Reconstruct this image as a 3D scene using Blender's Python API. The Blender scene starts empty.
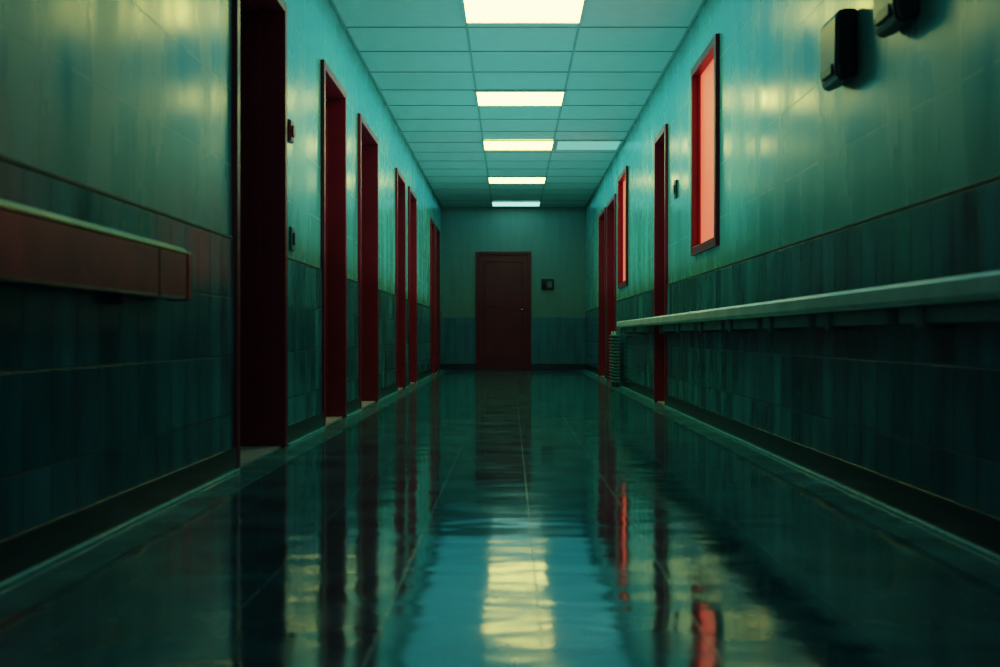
import bpy, bmesh, math
from mathutils import Vector
S=bpy.context.scene
XL,XR,YE,YB,H,CZ=-1.135,1.22,16.93,-1.6,2.65,0.55
T=0.30

# ---------------- materials ----------------
def newmat(name):
    m=bpy.data.materials.new(name); m.use_nodes=True
    nt=m.node_tree; return m,nt,nt.nodes['Principled BSDF']
def simple(name,col,rough=.4,metal=0,spec=.5,var=.15,scale=6,bump=0.0):
    m,nt,b=newmat(name)
    tc=nt.nodes.new('ShaderNodeTexCoord'); n=nt.nodes.new('ShaderNodeTexNoise')
    n.inputs['Scale'].default_value=scale; n.inputs['Detail'].default_value=5
    nt.links.new(tc.outputs['Object'],n.inputs['Vector'])
    r=nt.nodes.new('ShaderNodeValToRGB')
    r.color_ramp.elements[0].position=.3; r.color_ramp.elements[1].position=.7
    r.color_ramp.elements[0].color=(*[c*(1-var) for c in col],1)
    r.color_ramp.elements[1].color=(*[min(1,c*(1+var)) for c in col],1)
    nt.links.new(n.outputs['Fac'],r.inputs['Fac']); nt.links.new(r.outputs['Color'],b.inputs['Base Color'])
    b.inputs['Roughness'].default_value=rough; b.inputs['Metallic'].default_value=metal
    b.inputs['Specular IOR Level'].default_value=spec
    if bump:
        bp=nt.nodes.new('ShaderNodeBump'); bp.inputs['Strength'].default_value=bump; bp.inputs['Distance'].default_value=.01
        nt.links.new(n.outputs['Fac'],bp.inputs['Height']); nt.links.new(bp.outputs['Normal'],b.inputs['Normal'])
    return m
def tiled(name,c1,c2,mortar,axis,w,h,offset,rough,msize=.004,streak=.35,bump=.3,zoff=0,sstr=(1,.12),wave=None,nb=1.0,shift=(0,0),mb=1.0):
    """tile / block surface in object space; axis 'y' side walls, 'x' end walls, 'f' floor"""
    m,nt,b=newmat(name); L=nt.links.new
    tc=nt.nodes.new('ShaderNodeTexCoord'); sp=nt.nodes.new('ShaderNodeSeparateXYZ'); L(tc.outputs['Object'],sp.inputs[0])
    cb=nt.nodes.new('ShaderNodeCombineXYZ')
    a,c={'y':('Y','Z'),'x':('X','Z'),'f':('X','Y')}[axis]
    L(sp.outputs[a],cb.inputs['X']); L(sp.outputs[c],cb.inputs['Y'])
    off=nt.nodes.new('ShaderNodeVectorMath'); off.operation='ADD'
    off.inputs[1].default_value=(shift[0],shift[1],0)
    L(cb.outputs[0],off.inputs[0])
    br=nt.nodes.new('ShaderNodeTexBrick'); L(off.outputs[0],br.inputs['Vector'])
    br.offset=offset; br.inputs['Scale'].default_value=1
    br.inputs['Brick Width'].default_value=w; br.inputs['Row Height'].default_value=h
    br.inputs['Mortar Size'].default_value=msize; br.inputs['Mortar Smooth'].default_value=.3
    br.inputs['Color1'].default_value=(*c1,1); br.inputs['Color2'].default_value=(*c2,1); br.inputs['Mortar'].default_value=(*mortar,1)
    mp=nt.nodes.new('ShaderNodeMapping'); L(cb.outputs[0],mp.inputs['Vector'])
    mp.inputs['Scale'].default_value=(6*sstr[0],6*sstr[1],1)
    n=nt.nodes.new('ShaderNodeTexNoise'); n.inputs['Scale'].default_value=1.6; n.inputs['Detail'].default_value=5; n.inputs['Roughness'].default_value=.5
    L(mp.outputs[0],n.inputs['Vector'])
    mr=nt.nodes.new('ShaderNodeMapRange'); L(n.outputs['Fac'],mr.inputs['Value'])
    mr.inputs['From Min'].default_value=.3; mr.inputs['From Max'].default_value=.7
    mr.inputs['To Min'].default_value=1-streak; mr.inputs['To Max'].default_value=1+streak
    mx=nt.nodes.new('ShaderNodeVectorMath'); mx.operation='SCALE'
    L(br.outputs['Color'],mx.inputs[0]); L(mr.outputs[0],mx.inputs['Scale']); L(mx.outputs[0],b.inputs['Base Color'])
    rr=nt.nodes.new('ShaderNodeMapRange'); L(n.outputs['Fac'],rr.inputs['Value'])
    rr.inputs['From Min'].default_value=.3; rr.inputs['From Max'].default_value=.7
    rr.inputs['To Min'].default_value=rough*.65; rr.inputs['To Max'].default_value=rough*1.4
    ra=nt.nodes.new('ShaderNodeMath'); ra.operation='MULTIPLY_ADD'
    L(br.outputs['Fac'],ra.inputs[0]); ra.inputs[1].default_value=.3*mb; L(rr.outputs[0],ra.inputs[2])
    L(ra.outputs[0],b.inputs['Roughness'])
    sc=nt.nodes.new('ShaderNodeMath'); sc.operation='MULTIPLY'; L(n.outputs['Fac'],sc.inputs[0]); sc.inputs[1].default_value=nb
    sub=nt.nodes.new('ShaderNodeMath'); sub.operation='MULTIPLY_ADD'
    L(br.outputs['Fac'],sub.inputs[0]); sub.inputs[1].default_value=-mb
    L(sc.outputs[0],sub.inputs[2])
    bp=nt.nodes.new('ShaderNodeBump'); bp.inputs['Strength'].default_value=bump; bp.inputs['Distance'].default_value=.004
    L(sub.outputs[0],bp.inputs['Height'])
    if wave:
        m2=nt.nodes.new('ShaderNodeMapping'); L(cb.outputs[0],m2.inputs['Vector']); m2.inputs['Scale'].default_value=(wave[2],wave[3],1)
        n2=nt.nodes.new('ShaderNodeTexNoise'); n2.inputs['Scale'].default_value=wave[0]; n2.inputs['Detail'].default_value=2
        L(m2.outputs[0],n2.inputs['Vector'])
        b2=nt.nodes.new('ShaderNodeBump'); b2.inputs['Strength'].default_value=1; b2.inputs['Distance'].default_value=wave[1]
        L(n2.outputs['Fac'],b2.inputs['Height']); L(bp.outputs['Normal'],b2.inputs['Normal']); L(b2.outputs['Normal'],b.inputs['Normal'])
    else: L(bp.outputs['Normal'],b.inputs['Normal'])
    return m
def emis(name,col,st,base=None):
    m,nt,b=newmat(name)
    b.inputs['Base Color'].default_value=(*(base or [c*.6 for c in col]),1)
    b.inputs['Emission Color'].default_value=(*col,1); b.inputs['Emission Strength'].default_value=st
    return m

m_wall=tiled('wall_paint_side',(.145,.44,.405),(.142,.43,.395),(.125,.385,.35),'y',.62,.31,.5,.25,.003,.14,.28,sstr=(.45,.1),nb=.9,mb=.25)
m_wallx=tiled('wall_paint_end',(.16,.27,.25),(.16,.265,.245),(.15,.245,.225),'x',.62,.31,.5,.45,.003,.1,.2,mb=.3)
m_dado=tiled('dado_tile_side',(.016,.14,.18),(.048,.27,.32),(.012,.09,.11),'y',.15,.235,0,.17,.004,.40,.4,sstr=(.7,.2),nb=.6)
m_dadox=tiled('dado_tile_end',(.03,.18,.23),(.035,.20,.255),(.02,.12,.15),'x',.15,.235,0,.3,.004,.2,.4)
m_ceil=tiled('ceiling_tile',(.47,.62,.59),(.43,.58,.55),(.41,.56,.53),'f',.76,.6,0,.5,.002,.08,.2,sstr=(1,1),shift=(.30,.03))
m_grid=simple('ceiling_grid_metal',(.25,.36,.34),.5)
m_floor=tiled('floor_vinyl',(.012,.14,.165),(.018,.17,.195),(.02,.18,.20),'f',.30,.60,0,.08,.0018,.35,.26,sstr=(.5,.5),wave=(1.0,.0024,2.4,5.5),nb=.5,shift=(-.055,0),mb=.35)
m_border=tiled('floor_border',(.07,.27,.29),(.08,.30,.32),(.02,.09,.10),'f',.30,.60,0,.14,.003,.25,.3,sstr=(.5,.5))
m_base=simple('baseboard_dark',(.007,.042,.05),.22)
m_glint=simple('base_glint_bead',(.22,.60,.62),.10,bump=.6,scale=25)  # pale glossy colour paints the bright wet-looking line along the wall base
m_red=simple('door_frame_red',(.27,.017,.033),.35,var=.12,scale=4)
m_leaf=simple('door_leaf_maroon',(.17,.006,.016),.4,var=.2,scale=3)
m_steel=simple('brushed_steel',(.5,.45,.35),.3,1)
m_kick=simple('kick_plate',(.2,.2,.2),.35,1)
m_thr=simple('threshold_stone',(.48,.42,.42),.35)
m_railp=simple('rail_pale',(.62,.67,.61),.28)
m_railb=simple('rail_backing_board',(.22,.34,.34),.4)  # darker colour of the board behind the rail
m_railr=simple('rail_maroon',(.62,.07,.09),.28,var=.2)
m_caphl=simple('rail_cap_highlight',(1,.72,.30),.22)  # yellow colour paints the lamp reflection along the rail's top edge
m_black=simple('black_plastic',(.008,.014,.018),.35)
m_dk=simple('dark_plastic',(.02,.035,.04),.4)
m_plate=simple('switch_plate',(.10,.18,.18),.4)
m_alarm=simple('alarm_red',(.30,.03,.03),.35)
m_rad=simple('radiator_enamel',(.12,.24,.25),.3)
m_light=emis('diffuser_lit',(1,.90,.18),8)
m_lightn=emis('diffuser_near_fill',(.5,1,.9),.8)  # for added fixtures out of view that light the near door jambs
m_lightf=emis('diffuser_far_dim',(.5,1,.85),1.4)
m_patchglow=emis('ceiling_patch_glow',(.4,.9,.78),.36)  # emission paints a bright patch of ceiling beside a fixture
m_lframe=simple('fixture_frame',(.4,.5,.45),.4)
m_pane=emis('red_lit_glass',(1,.13,.075),.95,(.45,.13,.10))

# ---------------- mesh helpers ----------------
def boxes(name,lst,mat,parent=None,bevel=0,seg=2):
    bm=bmesh.new()
    for (x0,x1,y0,y1,z0,z1) in lst:
        x0,x1=sorted((x0,x1)); y0,y1=sorted((y0,y1)); z0,z1=sorted((z0,z1))
        r=bmesh.ops.create_cube(bm,size=1)
        for v in r['verts']:
            v.co=Vector(((x0+x1)/2+v.co.x*(x1-x0),(y0+y1)/2+v.co.y*(y1-y0),(z0+z1)/2+v.co.z*(z1-z0)))
    if bevel: bmesh.ops.bevel(bm,geom=bm.edges[:],offset=bevel,segments=seg,affect='EDGES',profile=.5)
    me=bpy.data.meshes.new(name); bm.to_mesh(me); bm.free()
    me.materials.append(mat)
    o=bpy.data.objects.new(name,me); S.collection.objects.link(o)
    if parent: o.parent=parent
    return o
def prism(name,pts,y0,y1,mat,parent=None):
    """extrude an (x,z) profile along y"""
    bm=bmesh.new()
    a=[bm.verts.new((p[0],y0,p[1])) for p in pts]; b=[bm.verts.new((p[0],y1,p[1])) for p in pts]
    n=len(pts)
    for i in range(n): bm.faces.new((a[i],a[(i+1)%n],b[(i+1)%n],b[i]))
    bm.faces.new(a); bm.faces.new(b[::-1])
    bmesh.ops.recalc_face_normals(bm,faces=bm.faces[:])
    me=bpy.data.meshes.new(name); bm.to_mesh(me); bm.free(); me.materials.append(mat)
    o=bpy.data.objects.new(name,me); S.collection.objects.link(o)
    if parent: o.parent=parent
    return o
def cyl(name,p0,p1,r,mat,parent=None,seg=20):
    p0,p1=Vector(p0),Vector(p1); d=p1-p0
    bm=bmesh.new(); bmesh.ops.create_cone(bm,cap_ends=True,segments=seg,radius1=r,radius2=r,depth=d.length)
    q=d.to_track_quat('Z','Y')
    for v in bm.verts: v.co=q@v.co+(p0+p1)/2
    for f in bm.faces: f.smooth=len(f.verts)==4
    me=bpy.data.meshes.new(name); bm.to_mesh(me); bm.free(); me.materials.append(mat)
    o=bpy.data.objects.new(name,me); S.collection.objects.link(o)
    if parent: o.parent=parent
    return o
def empty(name):
    e=bpy.data.objects.new(name,None); S.collection.objects.link(e); e.empty_display_size=.1; return e

# ---------------- openings ----------------
DT=CZ+1.65
left_doors=[(4.23,5.18),(6.20,7.05),(7.70,8.74),(10.20,11.0),(11.45,12.3),(14.6,15.25),(15.6,16.3)]
right_doors=[(8.08,8.72),(12.05,13.05),(13.3,14.25)]
wins=[(6.08,6.92),(10.82,11.66)]
WZ0,WZ1=CZ+.53,CZ+1.77
def wall(name,W,s,ops,mat):
    out=W+s*T; L=[]; cur=YB
    for (y0,y1,z0,z1) in sorted(ops):
        L.append((W,out,cur,y0,0,H))
        if z0>0: L.append((W,out,y0,y1,0,z0))
        L.append((W,out,y0,y1,z1,H)); cur=y1
    L.append((W,out,cur,YE,0,H))
    return boxes(name,L,mat)
wl=wall('wall_left',XL,-1,[(a,b,0,DT) for a,b in left_doors],m_wall)
wr=wall('wall_right',XR,1,[(a,b,0,DT) for a,b in right_doors]+[(a,b,WZ0,WZ1) for a,b in wins],m_wall)
we=boxes('wall_end',[(XL-T,XR+T,YE,YE+.2,0,H)],m_wallx)
wb=boxes('wall_back',[(XL-T,XR+T,YB-.2,YB,0,H)],m_wallx)
fl=boxes('floor',[(XL-T,XR+T,YB-.2,YE+.2,-.1,0)],m_floor)
ce=boxes('ceiling',[(XL-T,XR+T,YB-.2,YE+.2,H,H+.1)],m_ceil)
DZ=CZ+.39
def spans(doors):
    L=[];cur=YB
    for a,b in doors: L.append((cur,a)); cur=b
    L.append((cur,YE)); return L
boxes('dado_tiles',[(XL,XL+.008,a,b,.1,DZ) for a,b in spans(left_doors)],m_dado,wl)
boxes('dado_tiles',[(XR,XR-.008,a,b,.1,DZ) for a,b in spans(right_doors)],m_dado,wr)
m_cap=simple('dado_cap',(.012,.08,.10),.45)
boxes('dado_cap',[(XL,XL+.010,a,b,DZ,DZ+.012) for a,b in spans(left_doors)],m_cap,wl,.002)
boxes('dado_cap',[(XR,XR-.010,a,b,DZ,DZ+.012) for a,b in spans(right_doors)],m_cap,wr,.002)
EX0,EX1,EZ=-.57,.325,CZ+1.37
ED=CZ+.30
boxes('dado_tiles',[(XL+.008,EX0,YE-.012,YE,.1,ED),(EX1,XR-.008,YE-.012,YE,.1,ED)],m_dadox,we)
boxes('baseboard_left',[(XL,XL+.02,a,b,0,.1) for a,b in spans(left_doors)],m_base,None,.003)
boxes('baseboard_right',[(XR,XR-.02,a,b,0,.1) for a,b in spans(right_doors)],m_base,None,.003)
boxes('baseboard_end',[(XL+.02,EX0,YE-.02,YE,0,.1),(EX1,XR-.02,YE-.02,YE,0,.1)],m_base,None,.003)
boxes('trim_1',[(XL+.02,XL+.16,YB,YE-.02,0,.003)],m_border)
boxes('trim_2',[(XR-.16,XR-.02,YB,YE-.02,0,.003)],m_border)
for i,(W,s,ds) in enumerate(((XL,1,left_doors),(XR,-1,right_doors))):
    boxes('trim_%d'%(3+i),[(W+s*.02,W+s*.034,a,b,.003,.013) for a,b in spans(ds)],m_glint,None,.004)  # bead added to draw the bright line at the wall base

# ceiling grid
gl=[]
for x in (XL+.01,-.30,.46,XR-.01): gl.append((x-.008,x+.008,YB,YE,H-.006,H))
k=-13
while True:
    y=8.87+.6*k; k+=1
    if y>YE: break
    if y<YB: continue
    gl.append((XL,XR,y-.008,y+.008,H-.005,H))
boxes('grid_bars',gl,m_grid,ce)

# ceiling lights
def ceiling_light(x0,x1,y0,y1,dm):
    e=empty('ceiling_light')
    f=.022
    boxes('fixture_frame',[(x0,x1,y0,y0+f,H-.016,H-.0062),(x0,x1,y1-f,y1,H-.016,H-.0062),(x0,x0+f,y0+f,y1-f,H-.016,H-.0062),(x1-f,x1,y0+f,y1-f,H-.016,H-.0062)],m_lframe,e)
    boxes('diffuser',[(x0+f,x1-f,y0+f,y1-f,H-.011,H-.0062)],dm,e)
for d,mm in ((-.9,m_lightn),(1.5,m_lightn),(3.95,m_lightn),(6.38,m_light),(8.87,m_light),(11.12,m_light),(13.67,m_light),(16.18,m_lightf)):  # the nearest, dim ones are unseen and added as fill
    ceiling_light(-.315,.475,d,d+.57,mm)
ceiling_light(.485,1.20,11.12,11.69,m_patchglow)  # added glowing panel standing in for a bright ceiling patch

# ---------------- doors ----------------
def door(n,W,s,y0,y1,ztop):
    """s=+1: wall solid lies toward +x"""
    e=empty('door_%d'%n); j=.05
    a,b=W-s*.022,W+s*.26
    boxes('frame',[(a,b,y0,y0+j,0,ztop),(a,b,y1-j,y1,0,ztop),(a,b,y0+j,y1-j,ztop-j,ztop)],m_red,e,.004)
    c,d=W+s*.10,W+s*.20
    boxes('door_stop',[(c,d,y0+j,y0+j+.018,.0,ztop-j),(c,d,y1-j-.018,y1-j,.0,ztop-j),(c,d,y0+j+.018,y1-j-.018,ztop-j-.018,ztop-j)],m_red,e,.002)
    lx0,lx1=W+s*.20,W+s*.245
    boxes('leaf',[(lx0,lx1,y0+j,y1-j,.012,ztop-j)],m_leaf,e,.003)
    boxes('kick_plate',[(lx0-s*.003,lx0,y0+j+.03,y1-j-.03,.04,.26)],m_kick,e)
    hy=y0+j+.09 if s<0 else y1-j-.09
    dr=1 if s<0 else -1
    boxes('lock_plate',[(lx0-s*.006,lx0,hy-.022,hy+.022,.93,1.12)],m_steel,e,.002)
    cyl('handle_stem',(lx0,hy,1.05),(lx0-s*.05,hy,1.05),.009,m_steel,e)
    cyl('handle_lever',(lx0-s*.05,hy-dr*.008,1.05),(lx0-s*.05,hy+dr*.11,1.05),.009,m_steel,e)
    for z in (.3,1.1,1.9):
        hh=y1-j-.006 if s<0 else y0+j+.006
        cyl('hinge',(lx0-s*.004,hh,z-.05),(lx0-s*.004,hh,z+.05),.007,m_steel,e,12)
    boxes('threshold',[(W-s*.0,W+s*.26,y0+j,y1-j,0,.008)],m_thr,e)
n=1
for a,b in left_doors: door(n,XL,-1,a,b,DT); n+=1
for a,b in right_doors: door(n,XR,1,a,b,DT); n+=1
e=empty('door_%d'%n)
boxes('frame',[(EX0,EX0+.05,YE-.04,YE,0,EZ),(EX1-.05,EX1,YE-.04,YE,0,EZ),(EX0+.05,EX1-.05,YE-.04,YE,EZ-.05,EZ)],m_leaf,e,.004)
boxes('leaf',[(EX0+.05,EX1-.05,YE-.018,YE,.012,EZ-.05)],m_leaf,e)
boxes('panel_moulding',[(EX0+.13,EX0+.15,YE-.026,YE-.018,.2,EZ-.15),(EX1-.15,EX1-.13,YE-.026,YE-.018,.2,EZ-.15),(EX0+.15,EX1-.15,YE-.026,YE-.018,.2,.22),(EX0+.15,EX1-.15,YE-.026,YE-.018,EZ-.17,EZ-.15),(EX0+.15,EX1-.15,YE-.026,YE-.018,1.02,1.04)],m_leaf,e,.003)
cyl('handle_stem',(EX1-.1,YE-.018,.98),(EX1-.1,YE-.06,.98),.01,m_steel,e)
cyl('handle_lever',(EX1-.09,YE-.06,.98),(EX1-.21,YE-.06,.98),.009,m_steel,e)

# ---------------- windows ----------------
for i,(a,b) in enumerate(wins):
    e=empty('window_%d'%(i+1)); f=.055
    x0,x1=XR-.025,XR+.16
    boxes('frame',[(x0,x1,a,a+f,WZ0,WZ1),(x0,x1,b-f,b,WZ0,WZ1),(x0,x1,a+f,b-f,WZ1-f,WZ1),(x0,x1,a+f,b-f,WZ0,WZ0+f)],m_leaf,e,.004)
    boxes('glass_pane',[(XR+.03,XR+.04,a+f,b-f,WZ0+f,WZ1-f)],m_pane,e)
    boxes('glazing_bead',[(XR+.015,XR+.03,a+f,a+f+.015,WZ0+f,WZ1-f),(XR+.015,XR+.03,b-f-.015,b-f,WZ0+f,WZ1-f)],m_leaf,e)

# ---------------- handrails ----------------
e=empty('handrail')
xo=XR-.10
prof=[(xo,CZ+.092),(xo-.004,CZ+.102),(xo-.004,CZ+.140),(xo+.006,CZ+.152),(xo+.05,CZ+.156),(xo+.05,CZ+.087),(xo+.008,CZ+.085)]
prism('rail',prof,YB+.05,11.0,m_railp,e)
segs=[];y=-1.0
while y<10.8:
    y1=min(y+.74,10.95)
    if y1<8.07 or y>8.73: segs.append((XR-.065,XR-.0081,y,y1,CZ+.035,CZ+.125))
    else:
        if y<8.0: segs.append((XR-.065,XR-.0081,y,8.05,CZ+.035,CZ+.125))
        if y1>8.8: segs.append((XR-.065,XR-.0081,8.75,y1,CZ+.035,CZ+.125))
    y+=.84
boxes('backing_board',segs,m_railb,e,.004)
boxes('bracket',[(xo+.02,XR-.0081,yy-.02,yy+.02,CZ+.02,CZ+.098) for yy in [0.4+.84*k for k in range(13)] if not 8.0<yy<8.8],m_plate,e,.005)
e=empty('handrail')
xo=XL+.10; ye=3.35
prof=[(XL+.03,CZ+.116),(xo-.006,CZ+.116),(xo,CZ+.124),(xo,CZ+.256),(xo-.004,CZ+.262),(XL+.03,CZ+.262)]
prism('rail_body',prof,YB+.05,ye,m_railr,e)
prism('rail_cap',[(XL+.03,CZ+.262),(xo+.002,CZ+.262),(xo+.002,CZ+.267),(xo-.012,CZ+.281),(XL+.03,CZ+.283)],YB+.05,ye-.02,m_caphl,e)  # cap colour carries the painted highlight
boxes('end_cap',[(XL+.03,xo+.004,ye-.03,ye+.012,CZ+.112,CZ+.270)],m_railr,e,.008,3)
boxes('joint_seam',[(xo-.002,xo+.0015,ye-.29,ye-.283,CZ+.118,CZ+.26)],m_black,e)
boxes('bracket',[(XL+.0081,XL+.05,yy-.05,yy+.05,CZ+.09,CZ+.25) for yy in (.3,1.6,2.95)],m_dk,e,.005)

# ---------------- wall devices ----------------
def dispenser(yc,zb,zt):
    e=empty('soap_dispenser'); w=.19
    x=XR
    p=[(x,zb+.02),(x-.05,zb),(x-.072,zb+.012),(x-.08,zb+.06),(x-.078,zt-.03),(x-.066,zt-.006),(x-.045,zt),(x,zt)]
    o=prism('body',p,yc-w/2,yc+w/2,m_black,e)
    md=o.modifiers.new('b','BEVEL'); md.width=.012; md.segments=3; md.limit_method='ANGLE'; md.angle_limit=.6
    boxes('push_bar',[(x-.084,x-.07,yc-.06,yc+.06,zb+.03,zb+.07)],m_dk,e,.006)
dispenser(3.75,CZ+.90,CZ+1.155)
dispenser(3.19,CZ+.935,CZ+1.20)
def switch(x,y,z,s,w=.08,h=.12,mat=None):
    e=empty('light_switch'); mat=mat or m_plate
    boxes('plate',[(x,x-s*.014,y-w/2,y+w/2,z-h/2,z+h/2)],mat,e,.003)
    boxes('rocker',[(x-s*.014,x-s*.022,y-.015,y+.015,z-.03,z+.03)],m_dk,e,.002)
switch(XR,7.66,CZ+1.08,1,.09,.13,m_dk)
switch(XL,5.36,CZ+.50,-1)
e=empty('fire_alarm')
boxes('housing',[(XL,XL+.03,5.22,5.31,CZ+.98,CZ+1.09)],m_alarm,e,.01,3)
cyl('sounder',(XL+.03,5.265,CZ+1.035),(XL+.04,5.265,CZ+1.035),.03,m_alarm,e)
e=empty('wall_phone')
bx=(547.5-511)/1040*YE; bz=CZ+(336-284)/1040*YE
boxes('housing',[(bx-.10,bx+.10,YE-.05,YE,bz-.09,bz+.08)],m_black,e,.01)
boxes('keypad',[(bx-.0,bx+.07,YE-.056,YE-.05,bz-.06,bz+.04)],m_plate,e,.002)
cyl('handset',(bx-.055,YE-.065,bz-.07),(bx-.055,YE-.065,bz+.06),.018,m_dk,e)

# radiator: stacked horizontal fins on two risers
e=empty('radiator')
boxes('fin',[(XR-.13,XR-.05,11.15,11.60,.05+.035*k,.072+.035*k) for k in range(15)],m_rad,e,.006,2)
cyl('riser',(XR-.09,11.22,.003),(XR-.09,11.22,.60),.02,m_rad,e)
cyl('riser',(XR-.09,11.53,.003),(XR-.09,11.53,.60),.02,m_rad,e)
boxes('wall_bracket',[(XR-.06,XR-.008,11.3,11.33,.3,.33)],m_rad,e)

# ---------------- lights ----------------
def area(name,loc,rot,sx,sy,col,p):
    l=bpy.data.lights.new(name,'AREA'); l.shape='RECTANGLE'; l.size=sx; l.size_y=sy; l.color=col; l.energy=p
    o=bpy.data.objects.new(name,l); o.location=loc; o.rotation_euler=rot; S.collection.objects.link(o); return o
area('fill_up_teal',(.04,9.8,1.0),(math.radians(180),0,0),2.0,9.0,(.34,.95,.90),42)  # added fill aimed up at ceiling and upper walls, no fixture there
area('fill_down_teal',(.04,10.5,H-.03),(0,0,0),2.2,12.6,(.14,.90,.98),28)  # added teal fill for floor and dado, wider than any fixture
area('fill_back',(.05,YB+.1,1.5),(math.radians(90),0,0),2.0,1.6,(.60,.85,.95),10)  # added fill behind the camera, no source there

w=bpy.data.worlds.new('World'); S.world=w; w.use_nodes=True
w.node_tree.nodes['Background'].inputs[0].default_value=(.02,.08,.09,1); w.node_tree.nodes['Background'].inputs[1].default_value=.3

# ---------------- camera ----------------
cd=bpy.data.cameras.new('camera'); cd.sensor_width=36; cd.lens=37.44; cd.shift_x=-.011; cd.shift_y=.0025
cd.dof.use_dof=True; cd.dof.focus_distance=9; cd.dof.aperture_fstop=2.8
co=bpy.data.objects.new('camera',cd); co.location=(0,0,CZ); co.rotation_euler=(math.radians(90),0,0); S.collection.objects.link(co)
S.camera=co
S.view_settings.view_transform='Filmic'
for lk in ('Filmic - High Contrast','High Contrast'):
    try: S.view_settings.look=lk; break
    except Exception as ex: print(ex)
S.view_settings.exposure=0
